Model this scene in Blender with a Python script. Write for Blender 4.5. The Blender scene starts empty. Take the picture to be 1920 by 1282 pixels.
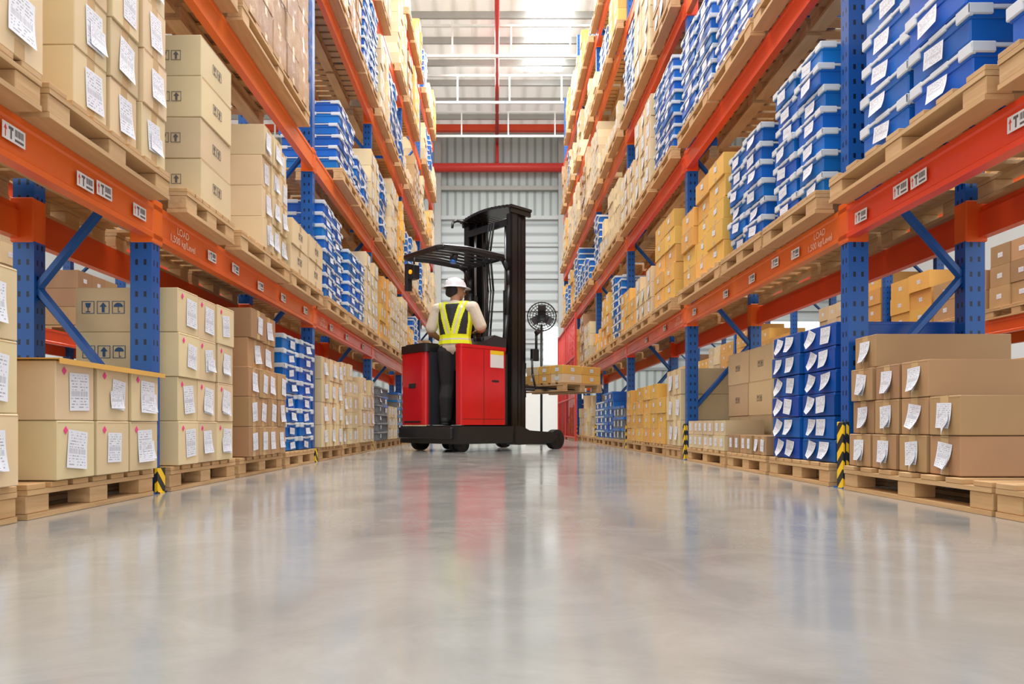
import bpy,bmesh,math,random
from mathutils import Vector,Matrix
random.seed(7)
scene=bpy.context.scene
COL=scene.collection
CAMH=0.32
# ---------------------------------------------------------------- node helpers
def nmat(name):
    m=bpy.data.materials.new(name); m.use_nodes=True
    nt=m.node_tree; b=nt.nodes['Principled BSDF']; return m,nt,b
def mth(nt,op,a,b=None,c=None):
    n=nt.nodes.new('ShaderNodeMath'); n.operation=op
    for i,v in enumerate((a,b,c)):
        if v is None: continue
        if isinstance(v,(int,float)): n.inputs[i].default_value=v
        else: nt.links.new(v,n.inputs[i])
    return n.outputs[0]
def mixc(nt,f,a,b):
    n=nt.nodes.new('ShaderNodeMix'); n.data_type='RGBA'
    for i,v in ((0,f),(6,a),(7,b)):
        if isinstance(v,(int,float)): n.inputs[i].default_value=v
        elif isinstance(v,tuple): n.inputs[i].default_value=(*v,1)
        else: nt.links.new(v,n.inputs[i])
    return n.outputs[2]
def tex(nt,kind,vec,**kw):
    n=nt.nodes.new(kind)
    if vec is not None: nt.links.new(vec,n.inputs['Vector'])
    for k,v in kw.items():
        n.inputs[k].default_value=v
    return n
def coord(nt,which):
    return nt.nodes.new('ShaderNodeTexCoord').outputs[which]
def sep(nt,v):
    n=nt.nodes.new('ShaderNodeSeparateXYZ'); nt.links.new(v,n.inputs[0]); return n.outputs
def comb(nt,x,y,z):
    n=nt.nodes.new('ShaderNodeCombineXYZ')
    for i,v in enumerate((x,y,z)):
        if isinstance(v,(int,float)): n.inputs[i].default_value=v
        else: nt.links.new(v,n.inputs[i])
    return n.outputs[0]
def bump(nt,b,h,strength=.3,dist=.01):
    n=nt.nodes.new('ShaderNodeBump'); n.inputs['Strength'].default_value=strength; n.inputs['Distance'].default_value=dist
    nt.links.new(h,n.inputs['Height']); nt.links.new(n.outputs[0],b.inputs['Normal'])
def M(name,col,rough=.5,metal=0.,var=.12,rnd=0.,ns=6.,island=False,bmp=0.,emit=0.):
    m,nt,b=nmat(name)
    oc=coord(nt,'Object')
    nz=tex(nt,'ShaderNodeTexNoise',oc,Scale=ns,Detail=4.)
    dark=tuple(c*(1-var) for c in col); lite=tuple(min(1,c*(1+var*.7)) for c in col)
    c=mixc(nt,nz.outputs['Fac'],dark,lite)
    if rnd:
        hs=nt.nodes.new('ShaderNodeHueSaturation')
        if island: r=nt.nodes.new('ShaderNodeNewGeometry').outputs['Random Per Island']
        else: r=nt.nodes.new('ShaderNodeObjectInfo').outputs['Random']
        nt.links.new(mth(nt,'ADD',mth(nt,'MULTIPLY',r,rnd),1-rnd*.6),hs.inputs['Value'])
        nt.links.new(mth(nt,'ADD',mth(nt,'MULTIPLY',mth(nt,'FRACT',mth(nt,'MULTIPLY',r,7.3)),.02),.49),hs.inputs['Hue'])
        nt.links.new(c,hs.inputs['Color']); c=hs.outputs[0]
    nt.links.new(c,b.inputs['Base Color'])
    b.inputs['Roughness'].default_value=rough; b.inputs['Metallic'].default_value=metal
    if emit:
        b.inputs['Emission Color'].default_value=(*col,1); b.inputs['Emission Strength'].default_value=emit
    if bmp: bump(nt,b,nz.outputs['Fac'],bmp)
    return m
TAN=(.74,.585,.345); KRAFT=(.46,.275,.13); MUST=(.80,.45,.10); BLUE=(.006,.15,.58)
mt={}
mt['tan']=M('carton_tan',TAN,.65,rnd=.2,ns=4,bmp=.08)
mt['kraft']=M('carton_kraft',KRAFT,.6,rnd=.28,ns=4,bmp=.08)
mt['must']=M('carton_mustard',MUST,.6,rnd=.2,ns=4,bmp=.08)
mt['tan_i']=M('carton_tan_bulk',TAN,.65,rnd=.35,island=True)
mt['kraft_i']=M('carton_kraft_bulk',KRAFT,.6,rnd=.35,island=True)
mt['must_i']=M('carton_mustard_bulk',MUST,.6,rnd=.3,island=True)
mt['tape']=M('packing_tape',(.62,.43,.21),.2,var=.05)
mt['blue']=M('blue_plastic',BLUE,.35,rnd=.4,ns=3)
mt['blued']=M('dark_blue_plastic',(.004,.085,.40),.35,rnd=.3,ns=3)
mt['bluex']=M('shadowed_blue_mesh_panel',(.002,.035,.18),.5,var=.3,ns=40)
mt['blue_i']=M('blue_plastic_bulk',BLUE,.35,rnd=.4,island=True)
mt['cap']=M('pale_plastic',(.68,.73,.77),.4,var=.1,rnd=.15)
mt['dark']=M('dark_grey_plastic',(.03,.03,.035),.45,var=.2)
mt['greycr']=M('grey_plastic',(.20,.21,.22),.4,rnd=.2,island=True)
mt['orange']=M('orange_rack_enamel',(.84,.105,.016),.32,var=.18,ns=2.5,rnd=.12)
mt['brace']=M('blue_brace_enamel',(.006,.09,.36),.32,var=.1)
mt['black']=M('black_truck_steel',(.016,.016,.018),.38,var=.35,ns=5)
mt['blackm']=M('black_mast_steel',(.024,.022,.021),.3,metal=.35,var=.4,ns=7)
mt['rubber']=M('black_rubber',(.018,.017,.016),.75,var=.2)
mt['red']=M('red_truck_paint',(.68,.010,.014),.25,var=.22,ns=3)
mt['firered']=M('red_pipe_paint',(.62,.04,.03),.4,var=.1)
mt['steel']=M('galvanised_steel',(.42,.44,.45),.35,metal=.8,var=.15)
mt['white']=M('white_paint',(.82,.82,.80),.5,var=.04)
mt['purlin']=M('grey_purlin_paint',(.42,.42,.40),.5,var=.05)
mt['girt']=M('grey_girt_steel',(.50,.53,.53),.5,var=.08)
mt['hiviz']=M('fluorescent_yellow_fabric',(.78,.86,.01),.6,var=.05,emit=.08)
mt['silver']=M('reflective_tape',(.72,.70,.55),.3,var=.05)
mt['skin']=M('skin',(.46,.24,.145),.5,var=.08,ns=20)
mt['shirt']=M('beige_cotton',(.76,.67,.53),.85,var=.14,ns=14,bmp=.3)
mt['vest']=M('black_vest_mesh',(.025,.026,.028),.8,var=.2,ns=30)
mt['trouser']=M('black_trouser_cloth',(.022,.019,.020),.85,var=.3,ns=10,bmp=.3)
mt['hair']=M('black_hair',(.012,.010,.009),.5,var=.3,ns=60)
mt['helmet']=M('white_helmet_shell',(.86,.87,.88),.22,var=.02)
mt['pink']=M('pink_sticker',(.9,.06,.28),.5,var=.02)
mt['yellow']=M('yellow_paint',(.95,.62,.02),.45,var=.05)
mt['ink']=M('dark_blue_ink',(.02,.09,.22),.6,var=.05)
mt['inkg']=M('grey_ink',(.13,.12,.12),.6,var=.05)
mt['amber']=M('amber_lens',(1.,.42,.02),.3,var=.02,emit=.8)
mt['lensblue']=M('blue_lens',(.03,.14,.45),.3,var=.02,emit=.1)
mt['txt']=M('pale_orange_lettering',(1.,.62,.45),.5,var=.02)
mt['redtxt']=M('red_print',(.75,.05,.04),.5,var=.02)
mt['eye']=M('eye_white',(.8,.8,.78),.3,var=.02)
mt['lip']=M('lip_skin',(.36,.13,.09),.5,var=.02)
def wood():
    m,nt,b=nmat('pallet_wood'); oc=coord(nt,'Object')
    mp=nt.nodes.new('ShaderNodeMapping'); mp.inputs['Scale'].default_value=(22,3,40); nt.links.new(oc,mp.inputs[0])
    nz=tex(nt,'ShaderNodeTexNoise',mp.outputs[0],Scale=1.,Detail=5.)
    g=nt.nodes.new('ShaderNodeNewGeometry').outputs['Random Per Island']
    r=nt.nodes.new('ShaderNodeObjectInfo').outputs['Random']
    c=mixc(nt,nz.outputs['Fac'],(.32,.17,.065),(.86,.61,.32))
    c2=mixc(nt,mth(nt,'MULTIPLY',g,.7),c,(.64,.37,.15))
    c3=mixc(nt,mth(nt,'MULTIPLY',r,.35),c2,(.40,.24,.11))
    nt.links.new(c3,b.inputs['Base Color']); b.inputs['Roughness'].default_value=.7
    bump(nt,b,nz.outputs['Fac'],.25); return m
mt['wood']=wood()
def post_mat():
    m,nt,b=nmat('perforated_blue_upright'); x,y,z=sep(nt,coord(nt,'Object'))
    fz=mth(nt,'MULTIPLY',mth(nt,'ABSOLUTE',mth(nt,'SUBTRACT',mth(nt,'FRACT',mth(nt,'DIVIDE',z,.075)),.5)),.075)
    zc=mth(nt,'LESS_THAN',fz,.013)
    ax=mth(nt,'LESS_THAN',mth(nt,'ABSOLUTE',mth(nt,'SUBTRACT',mth(nt,'ABSOLUTE',x),.020)),.0065)
    ay=mth(nt,'LESS_THAN',mth(nt,'ABSOLUTE',mth(nt,'SUBTRACT',mth(nt,'ABSOLUTE',y),.016)),.0055)
    h=mth(nt,'MULTIPLY',zc,mth(nt,'MAXIMUM',ax,ay))
    nt.links.new(mixc(nt,h,(.006,.095,.38),(.001,.006,.03)),b.inputs['Base Color']); b.inputs['Roughness'].default_value=.33
    return m
mt['post']=post_mat()
def hazard():
    m,nt,b=nmat('hazard_stripe_paint'); x,y,z=sep(nt,coord(nt,'Object'))
    s=mth(nt,'FRACT',mth(nt,'MULTIPLY',mth(nt,'ADD',z,mth(nt,'ADD',y,x)),11.))
    nt.links.new(mixc(nt,mth(nt,'LESS_THAN',s,.5),(.95,.60,.01),(.02,.02,.02)),b.inputs['Base Color']); b.inputs['Roughness'].default_value=.4
    return m
mt['hazard']=hazard()
def label_mat(name,seed):
    m,nt,b=nmat(name); u,v,_=sep(nt,coord(nt,'UV'))
    r=nt.nodes.new('ShaderNodeObjectInfo').outputs['Random']
    row=mth(nt,'FLOOR',mth(nt,'MULTIPLY',v,13.)); fr=mth(nt,'FRACT',mth(nt,'MULTIPLY',v,13.))
    n1=tex(nt,'ShaderNodeTexNoise',comb(nt,mth(nt,'MULTIPLY',u,14.),mth(nt,'MULTIPLY',row,3.7),mth(nt,'ADD',mth(nt,'MULTIPLY',r,30.),seed)),Scale=1.,Detail=2.)
    word=mth(nt,'MULTIPLY',mth(nt,'GREATER_THAN',n1.outputs['Fac'],.51),mth(nt,'LESS_THAN',fr,.40))
    n2=tex(nt,'ShaderNodeTexNoise',comb(nt,mth(nt,'MULTIPLY',u,60.),0.,seed),Scale=1.,Detail=1.)
    bar=mth(nt,'GREATER_THAN',n2.outputs['Fac'],.5)
    inb=mth(nt,'MULTIPLY',mth(nt,'GREATER_THAN',v,.38),mth(nt,'LESS_THAN',v,.52))
    pat=mth(nt,'ADD',mth(nt,'MULTIPLY',bar,inb),mth(nt,'MULTIPLY',word,mth(nt,'SUBTRACT',1.,inb)))
    mg=mth(nt,'MULTIPLY',mth(nt,'LESS_THAN',mth(nt,'ABSOLUTE',mth(nt,'SUBTRACT',u,.5)),.42),mth(nt,'LESS_THAN',mth(nt,'ABSOLUTE',mth(nt,'SUBTRACT',v,.5)),.44))
    nt.links.new(mixc(nt,mth(nt,'MULTIPLY',mth(nt,'MULTIPLY',pat,mg),.6),(.80,.83,.89),(.10,.10,.13)),b.inputs['Base Color'])
    b.inputs['Roughness'].default_value=.45; return m
mt['lab']=label_mat('printed_paper_label',1.); mt['lab2']=label_mat('printed_paper_label_b',9.)
def film():
    m,nt,b=nmat('stretch_film'); nz=tex(nt,'ShaderNodeTexNoise',coord(nt,'Object'),Scale=6.,Detail=6.,Distortion=2.5)
    b.inputs['Base Color'].default_value=(.95,.95,.95,1); b.inputs['Roughness'].default_value=.1
    rmp=mth(nt,'MULTIPLY',mth(nt,'POWER',nz.outputs['Fac'],4.),.8)
    nt.links.new(rmp,b.inputs['Alpha']); bump(nt,b,nz.outputs['Fac'],.8,.03); return m
mt['film']=film()
def concrete():
    m,nt,b=nmat('polished_concrete'); oc=coord(nt,'Object')
    a=tex(nt,'ShaderNodeTexNoise',oc,Scale=.7,Detail=7.,Distortion=1.6); c=tex(nt,'ShaderNodeTexNoise',oc,Scale=3.2,Detail=9.,Roughness=.68,Distortion=1.1)
    d=tex(nt,'ShaderNodeTexNoise',oc,Scale=38.,Detail=4.,Roughness=.7)
    k=mth(nt,'MULTIPLY',mth(nt,'SUBTRACT',a.outputs['Fac'],.3),2.3); 
    base=mixc(nt,k,(.225,.222,.203),(.375,.372,.345))
    kc=mth(nt,'MINIMUM',mth(nt,'MAXIMUM',mth(nt,'MULTIPLY',mth(nt,'SUBTRACT',c.outputs['Fac'],.42),3.2),0.),1.)
    base=mixc(nt,mth(nt,'MULTIPLY',kc,.55),base,(.41,.40,.365))
    base=mixc(nt,mth(nt,'MULTIPLY',d.outputs['Fac'],.25),base,(.19,.185,.17))
    nt.links.new(base,b.inputs['Base Color'])
    nt.links.new(mth(nt,'ADD',mth(nt,'MULTIPLY',c.outputs['Fac'],.20),.045),b.inputs['Roughness'])
    b.inputs['Specular IOR Level'].default_value=.7
    bump(nt,b,a.outputs['Fac'],.03,.01); return m
mt['floor']=concrete()
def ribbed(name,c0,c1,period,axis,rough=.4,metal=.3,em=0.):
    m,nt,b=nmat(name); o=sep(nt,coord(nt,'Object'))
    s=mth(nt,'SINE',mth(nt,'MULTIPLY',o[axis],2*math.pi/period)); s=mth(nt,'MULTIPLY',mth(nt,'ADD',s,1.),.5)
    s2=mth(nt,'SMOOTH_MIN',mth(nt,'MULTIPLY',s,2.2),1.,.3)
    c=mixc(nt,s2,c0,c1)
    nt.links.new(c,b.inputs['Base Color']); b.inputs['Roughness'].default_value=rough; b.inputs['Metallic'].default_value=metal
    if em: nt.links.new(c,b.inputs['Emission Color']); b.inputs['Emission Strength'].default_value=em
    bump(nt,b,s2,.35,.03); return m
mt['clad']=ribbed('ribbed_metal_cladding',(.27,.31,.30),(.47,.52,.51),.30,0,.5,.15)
mt['clad2']=ribbed('horizontal_ribbed_cladding',(.27,.30,.30),(.46,.50,.50),.36,2,.5,.15)
mt['roof']=ribbed('glowing_roof_sheet',(.72,.70,.65),(.90,.88,.83),.5,0,.6,0.,.32)  # faint emission put into the sheets to whiten the bounce-lit ceiling
mt['plaster']=M('painted_wall',(.70,.71,.70),.7,var=.05,ns=1)
def emis(name,col,s):
    m,nt,b=nmat(name); nz=tex(nt,'ShaderNodeTexNoise',coord(nt,'Object'),Scale=1.)
    b.inputs['Base Color'].default_value=(*col,1); nt.links.new(mixc(nt,nz.outputs['Fac'],col,tuple(min(1,c*1.02) for c in col)),b.inputs['Emission Color'])
    b.inputs['Emission Strength'].default_value=s; return m
mt['sky']=emis('daylight_panel',(.93,.97,1.),9.); mt['win']=emis('daylight_glazing',(.95,.98,1.),1.6)
# ---------------------------------------------------------------- mesh builder
class MB:
    def __init__(s): s.bm=bmesh.new(); s.uv=None
    def box(s,x0,x1,y0,y1,z0,z1,m=0,bev=0,X=None):
        r=bmesh.ops.create_cube(s.bm,size=1); vs=r['verts']
        c=Vector(((x0+x1)/2,(y0+y1)/2,(z0+z1)/2)); d=(abs(x1-x0),abs(y1-y0),abs(z1-z0))
        for v in vs:
            v.co=Vector((v.co.x*d[0],v.co.y*d[1],v.co.z*d[2]))+c
        fs=set(f for v in vs for f in v.link_faces)
        for f in fs: f.material_index=m
        if bev:
            es=list(set(e for v in vs for e in v.link_edges))
            o=bmesh.ops.bevel(s.bm,geom=es,offset=bev,segments=1 if bev<.012 else 3,affect='EDGES',profile=.5)
            vs=list(set(v for f in o['faces'] for v in f.verts)|set(v for v in vs if v.is_valid))
            for f in o['faces']: f.material_index=m
        if X is not None:
            for v in vs: v.co=X@v.co
        return s
    def cyl(s,p0,p1,r,m=0,n=14,r2=None,smooth=True):
        p0=Vector(p0);p1=Vector(p1); d=p1-p0; L=d.length
        if L<1e-6: return s
        r=bmesh.ops.create_cone(s.bm,cap_ends=True,segments=n,radius1=r,radius2=r if r2 is None else r2,depth=L)
        Q=d.to_track_quat('Z','Y').to_matrix().to_4x4(); T=Matrix.Translation((p0+p1)/2)@Q
        for v in r['verts']: v.co=T@v.co
        for f in set(f for v in r['verts'] for f in v.link_faces):
            f.material_index=m; f.smooth=smooth and len(f.verts)==4
        return s
    def tube(s,pts,r,m=0,n=8):
        for a,b in zip(pts[:-1],pts[1:]): s.cyl(a,b,r,m,n)
        for p in pts[1:-1]: s.ball(p,(r,r,r),m,1)
        return s
    def ball(s,c,rad,m=0,sub=2,X=None):
        r=bmesh.ops.create_icosphere(s.bm,subdivisions=sub,radius=1)
        for v in r['verts']:
            v.co=Vector((v.co.x*rad[0],v.co.y*rad[1],v.co.z*rad[2]))
            if X is not None: v.co=X@v.co
            v.co+=Vector(c)
        for f in set(f for v in r['verts'] for f in v.link_faces): f.material_index=m; f.smooth=True
        return s
    def prism(s,pts,fn,a,b,m=0):
        v0=[s.bm.verts.new(fn(p,a)) for p in pts]; v1=[s.bm.verts.new(fn(p,b)) for p in pts]
        n=len(pts)
        fs=[s.bm.faces.new(v0[::-1]),s.bm.faces.new(v1)]
        for i in range(n): fs.append(s.bm.faces.new((v0[i],v0[(i+1)%n],v1[(i+1)%n],v1[i])))
        for f in fs: f.material_index=m
        return s
    def mesh(s,name,mats,recalc=True):
        if recalc: bmesh.ops.recalc_face_normals(s.bm,faces=s.bm.faces[:])
        me=bpy.data.meshes.new(name); s.bm.to_mesh(me); s.bm.free()
        for k in mats: me.materials.append(mt[k] if isinstance(k,str) else k)
        return me
W={}
def add(name,data,parent=None,X=None,label=None,cat=None,group=None,kind=None):
    o=bpy.data.objects.new(name,data); COL.objects.link(o)
    X=X if X is not None else Matrix.Identity(4)
    if isinstance(X,(tuple,Vector)): X=Matrix.Translation(X)
    if parent is not None:
        o.parent=parent; o.matrix_local=X; W[o]=W[parent]@X
    else:
        o.matrix_world=X; W[o]=X.copy()
    if label: o['label']=label
    if cat: o['category']=cat
    if group: o['group']=group
    if kind: o['kind']=kind
    return o
def T(x,y,z): return Matrix.Translation((x,y,z))
def frame(xa,ya,za,loc):
    m=Matrix((xa,ya,za)).transposed().to_4x4(); m.translation=Vector(loc); return m
FX={-1:((0,1,0),(0,0,1),(1,0,0)), 1:((0,-1,0),(0,0,1),(-1,0,0))}   # aisle faces
FC=((1,0,0),(0,0,1),(0,-1,0))                                        # face looking at -Y
# ---------------------------------------------------------------- camera
cam=bpy.data.cameras.new('camera'); cam.sensor_fit='HORIZONTAL'; cam.sensor_width=36; cam.lens=1300/1920*36
cam.shift_x=28/1920; cam.shift_y=157/1920; cam.clip_end=200; cam.clip_start=.02
co=bpy.data.objects.new('camera',cam); COL.objects.link(co); co.location=(0,0,CAMH); co.rotation_euler=(math.pi/2,0,0)
scene.camera=co
# ---------------------------------------------------------------- lights
def area(x,y,z,sx_,sy,e,rot=(0,0,0),col=(1,1,.975)):  # unseen area lamps added to lift and even out the aisle light
    l=bpy.data.lights.new('added_fill_light','AREA'); l.shape='RECTANGLE'; l.size=sx_; l.size_y=sy; l.energy=e; l.color=col
    o=bpy.data.objects.new('added_fill_light',l); COL.objects.link(o); o.location=(x,y,z); o.rotation_euler=rot
for y in (1.5,6,10.5,15): area(0,y,10.6,2.8,3,430)
area(0,20,10.8,2.6,3,260)
for x in (-4,4.1):
    for y in (5,11,18): area(x,y,9,1.6,3,260)
w=bpy.data.worlds.new('world'); scene.world=w; w.use_nodes=True
w.node_tree.nodes['Background'].inputs[0].default_value=(.97,.985,1.,1); w.node_tree.nodes['Background'].inputs[1].default_value=1.35
scene.view_settings.view_transform='Standard'
scene.view_settings.look='None'
# ---------------------------------------------------------------- room
YW=26.
def slab(name,x0,x1,y0,y1,z0,z1,m): 
    return add(name,MB().box(x0,x1,y0,y1,z0,z1).mesh(name,[m]),kind='structure')
slab('floor',-14,14,-3,YW,-.1,0,'floor')
slab('wall_back',-14,14,YW,YW+.2,0,11.2,'clad')
slab('wall_left',-14.2,-14,8,YW,0,11.2,'plaster')
slab('wall_right',14,14.2,8,YW,0,11.2,'plaster')
slab('ceiling',-14,14,11.5,YW,11.2,11.3,'roof')
n=0
def trim(mb,m):
    global n; n+=1
    return add('trim_%d'%n,mb.mesh('trim',[m]),kind='structure')
for i in range(12):
    y=12.2+i*1.2
    trim(MB().box(-14,14,y,y+.07,11.02,11.2),'purlin')
for y,z in ((15.8,10.2),(18.2,10.0),(20.6,9.9),(23.,9.9)):
    b=MB(); b.box(-14,14,y,y+.06,z,z+.065); b.box(-14,14,y,y+.06,z+.8,z+.86)
    x=-13.6
    while x<14: b.box(x,x+.045,y+.01,y+.05,z+.065,z+.8); x+=1.55
    trim(b,'white')
trim(MB().box(-14,14,24.4,24.6,10.72,10.93),'orange')
trim(MB().cyl((-14,25.6,9.85),(14,25.6,9.85),.16,n=16),'firered')
trim(MB().cyl((0,11.6,10.75),(0,25.6,10.75),.065,n=10).cyl((0,25.6,10.75),(0,25.6,9.85),.065,n=10),'firered')
trim(MB().box(-14,14,25.8,26,9.1,9.25),'purlin')
trim(MB().box(-14,14,25.8,26,8.0,8.14),'girt')
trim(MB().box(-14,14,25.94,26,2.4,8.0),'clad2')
for i in range(4): trim(MB().box(-14,14,25.86,25.94,3.4+i*1.2,3.5+i*1.2),'girt')
for x in (-6.5,-2.2,2.4,6.6): trim(MB().box(x-.12,x+.12,25.7,26,0,11),'purlin')
add('window_1',MB().box(.85,1.95,12,21.2,11.15,11.19).mesh('window',['sky']),kind='structure')
add('window_2',MB().box(9.2,12.2,25.85,25.93,1.2,4.2).mesh('window',['win']),kind='structure')
add('window_3',MB().box(1.75,2.25,25.82,25.93,2.6,4.0).mesh('window',['win']),kind='structure')
add('window_4',MB().box(-12.5,-8.5,25.85,25.93,1.2,4.2).mesh('window',['win']),kind='structure')
b=MB()
for i in range(16): b.box(.9,3.2,25.75,25.86-.03*(i%2),.02+i*.14,.02+(i+1)*.14)
add('door_1',b.mesh('roller_door',['white']),kind='structure')
# ---------------------------------------------------------------- racks
Lp=[.46+2.83*i for i in range(7)]; Rp=[.58+2.97*i for i in range(7)]
LT=[1.36,2.73,4.38,5.88,7.38]; RT=[1.43,2.88,4.33,5.83,7.28]
BH=.16
_post={}
def post_mesh(h):
    k=round(h,2)
    if k not in _post:
        pr=[(-.05,-.04),(.05,-.04),(.05,.04),(.032,.04),(.032,-.028),(-.032,-.028),(-.032,.04),(-.05,.04)]
        _post[k]=MB().prism(pr,lambda p,t:Vector((p[0],p[1],t)),0,h).box(-.075,.075,-.065,.065,0,.008).mesh('upright_post',['post'])
    return _post[k]
def beam_mesh(L):
    pr=[(0,0),(.05,0),(.05,BH-.035),(.032,BH-.035),(.032,BH),(0,BH),(0,BH-.022),(.006,BH-.03),(.006,.03),(0,.022)]
    return MB().prism(pr,lambda p,t:Vector((p[0],t,p[1])),0,L).mesh('beam',['orange'])
con_mesh=MB().box(-.056,.056,-.048,.048,-.02,BH+.03,bev=.006).mesh('beam_connector',['orange'])
def rack(side,xf,xr,ps,tops,ztop,label,cphase,guard,minb=0,simple=False):
    s=side
    e=add('pallet_rack',None,X=T(s*xf,ps[0],0),label=label,cat='storage rack')
    e.empty_display_size=.3
    o=Vector((s*xf,ps[0],0))
    for y in ps:
        b=MB(); z=cphase; w=.018
        fx,rx=s*(xf+.09)-o.x,s*(xr-.09)-o.x
        zz=[];k=0;z=cphase
        while z<ztop: zz.append((fx if k%2==0 else rx,z)); z+=.58; k+=1
        for (xa,za),(xb,zb) in zip(zz[:-1],zz[1:]):
            b.cyl((xa,0,za),(xb,0,zb),.024,n=6,smooth=False)
        b.box(min(fx,rx),max(fx,rx),-.02,.02,.14,.18)
        fr=add('upright_frame',b.mesh('upright_frame',['brace']),e,T(0,y-ps[0],0))
        pm=post_mesh(ztop)
        add('upright_post',pm,fr,T(s*.05,0,0)); add('upright_post',pm,fr,T(s*(xr-xf)-s*.05,0,0))
        if guard and not simple:
            g=MB().box(-.026,-.012,-.03,.03,0,.34,bev=.003).box(-.012,.0,-.044,-.040,0,.34).mesh('foot_guard',['hazard'])
            add('foot_guard',g,fr,T(0,0,0),label='yellow and black striped post protector')
        elif not simple:
            add('foot_guard',MB().box(-.03,.02,-.05,.05,0,.008).box(-.026,-.012,-.035,.04,0,.12).mesh('foot_guard',['hazard']),fr,Matrix.Diagonal((s,1,1,1)) ,label='low yellow and black striped foot plate')
        if simple: continue
        for t in tops:
            add('beam_connector',con_mesh,fr,T(s*.052-s*.008,0,t-BH))
            if t<3.5: add('beam_connector',con_mesh,fr,T(s*(xr-xf)-s*.045,0,t-BH))
    L=ps[1]-ps[0]
    bm_=beam_mesh(L)
    for i in range(len(ps)-1):
        for li,t in enumerate(tops):
            if s>0: X=T(-.012,ps[i]-ps[0],t-BH); X2=T(xr-xf+.012,ps[i]-ps[0],t-BH)@Matrix.Diagonal((-1,1,1,1))
            else: X=T(.012,ps[i]-ps[0],t-BH)@Matrix.Diagonal((-1,1,1,1)); X2=T(-(xr-xf)-.012,ps[i]-ps[0],t-BH)
            add('beam',bm_,e,X); add('beam',bm_,e,X2)
    return e
rl=rack(-1,1.62,2.27,Lp,LT,8.3,'blue perforated uprights with orange beams holding pallets beside the aisle',.39,False)
rr=rack(1,1.78,2.47,Rp,RT,9.0,'orange beamed pallet rack with hazard striped post feet',.5,True)
r3=rack(1,5.3,6.1,[3.5+3.*i for i in range(7)],[1.45,2.9,4.35],5.6,'orange and blue pallet rack in the neighbouring aisle',.5,False,simple=True)
r4=rack(-1,5.0,5.8,[3.3+3.*i for i in range(7)],[1.4,2.8,4.3],5.6,'orange and blue pallet rack across the next aisle',.5,False,simple=True)
def uvquad(w,h,mats,curl=0.,nx=1,ny=1,name='label'):
    me=bpy.data.meshes.new(name); vs=[];uv=[];fs=[]
    for j in range(ny+1):
        for i in range(nx+1):
            u=i/nx;v=j/ny; t=(1-v)
            vs.append(((u-.5)*w,(v-.5)*h,.002+curl*(t**2.2)*(.35+.65*u))); uv.append((u,v))
    for j in range(ny):
        for i in range(nx):
            a=j*(nx+1)+i; fs.append((a,a+1,a+nx+2,a+nx+1))
    me.from_pydata(vs,[],fs); l=me.uv_layers.new()
    for p in me.polygons:
        for li in p.loop_indices: l.data[li].uv=uv[me.loops[li].vertex_index]
        p.use_smooth=True
    for k in mats: me.materials.append(mt[k])
    return me
def stickermesh():
    b=MB(); f=lambda p,t:Vector((p[0],p[1],t))
    b.box(-.055,.055,-.028,.028,.001,.002,0)
    e=(.002,.0026)
    b.prism([(-.048,.004),(-.034,.004),(-.041,.020)],f,*e,1); b.box(-.043,-.039,-.020,.004,*e,1)
    b.box(-.026,-.004,.010,.020,*e,2); b.box(-.018,-.011,-.02,.010,*e,2)
    x=.004
    for k,wd in enumerate((.002,.004,.002,.003,.005,.002,.004,.002)): b.box(x,x+wd,-.003,.020,*e,2); x+=wd+.0024
    b.box(.004,.046,-.020,-.012,*e,2)
    return b.mesh('location_sticker',['white','redtxt','inkg'])
bs=stickermesh()
def textmesh(txt,size,m):
    c=bpy.data.curves.new('t','FONT'); c.body=txt; c.size=size; c.align_x='CENTER'; c.offset=.0006
    o=bpy.data.objects.new('t',c); COL.objects.link(o); bpy.context.view_layer.update()
    me=bpy.data.meshes.new_from_object(o.evaluated_get(bpy.context.evaluated_depsgraph_get())); bpy.data.objects.remove(o)
    me.materials.clear(); me.materials.append(mt[m]); return me
tm=textmesh('LOAD\n1,500 kg/Level',.05,'txt')
def on_rack(e,side,xf,ps,y,z,me,name,tilt=0,label=None,off=.016):
    X=frame(*FX[side],(side*xf-side*off-side*xf, y-ps[0], z))@Matrix.Rotation(tilt,4,'Z')
    return add(name,me,e,X,label=label)
for y in (2.30,2.70,2.83,3.11,3.90,4.25,4.7,5.2,5.8,6.7,7.4,8.3): on_rack(rl,-1,1.62,Lp,y,1.275+.01*math.sin(y*9),bs,'location_sticker',.03*math.sin(y*7),'white sticker with red arrow and barcode')
for y in (2.34,2.90,3.03,3.36,4.1,4.4,4.8,5.35,6.2,7.3,8.2): on_rack(rr,1,1.78,Rp,y,1.345+.01*math.sin(y*9),bs,'location_sticker',.03*math.sin(y*7),'white sticker with red arrow and barcode')
for y in (3.56,6.42,9.25): on_rack(rl,-1,1.62,Lp,y,1.285,tm,'load_lettering',0,'pale load limit lettering',off=.0085)
for y in (3.81,6.78,9.75): on_rack(rr,1,1.78,Rp,y,1.355,tm,'load_lettering',0,'pale load limit lettering',off=.0085)
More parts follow.
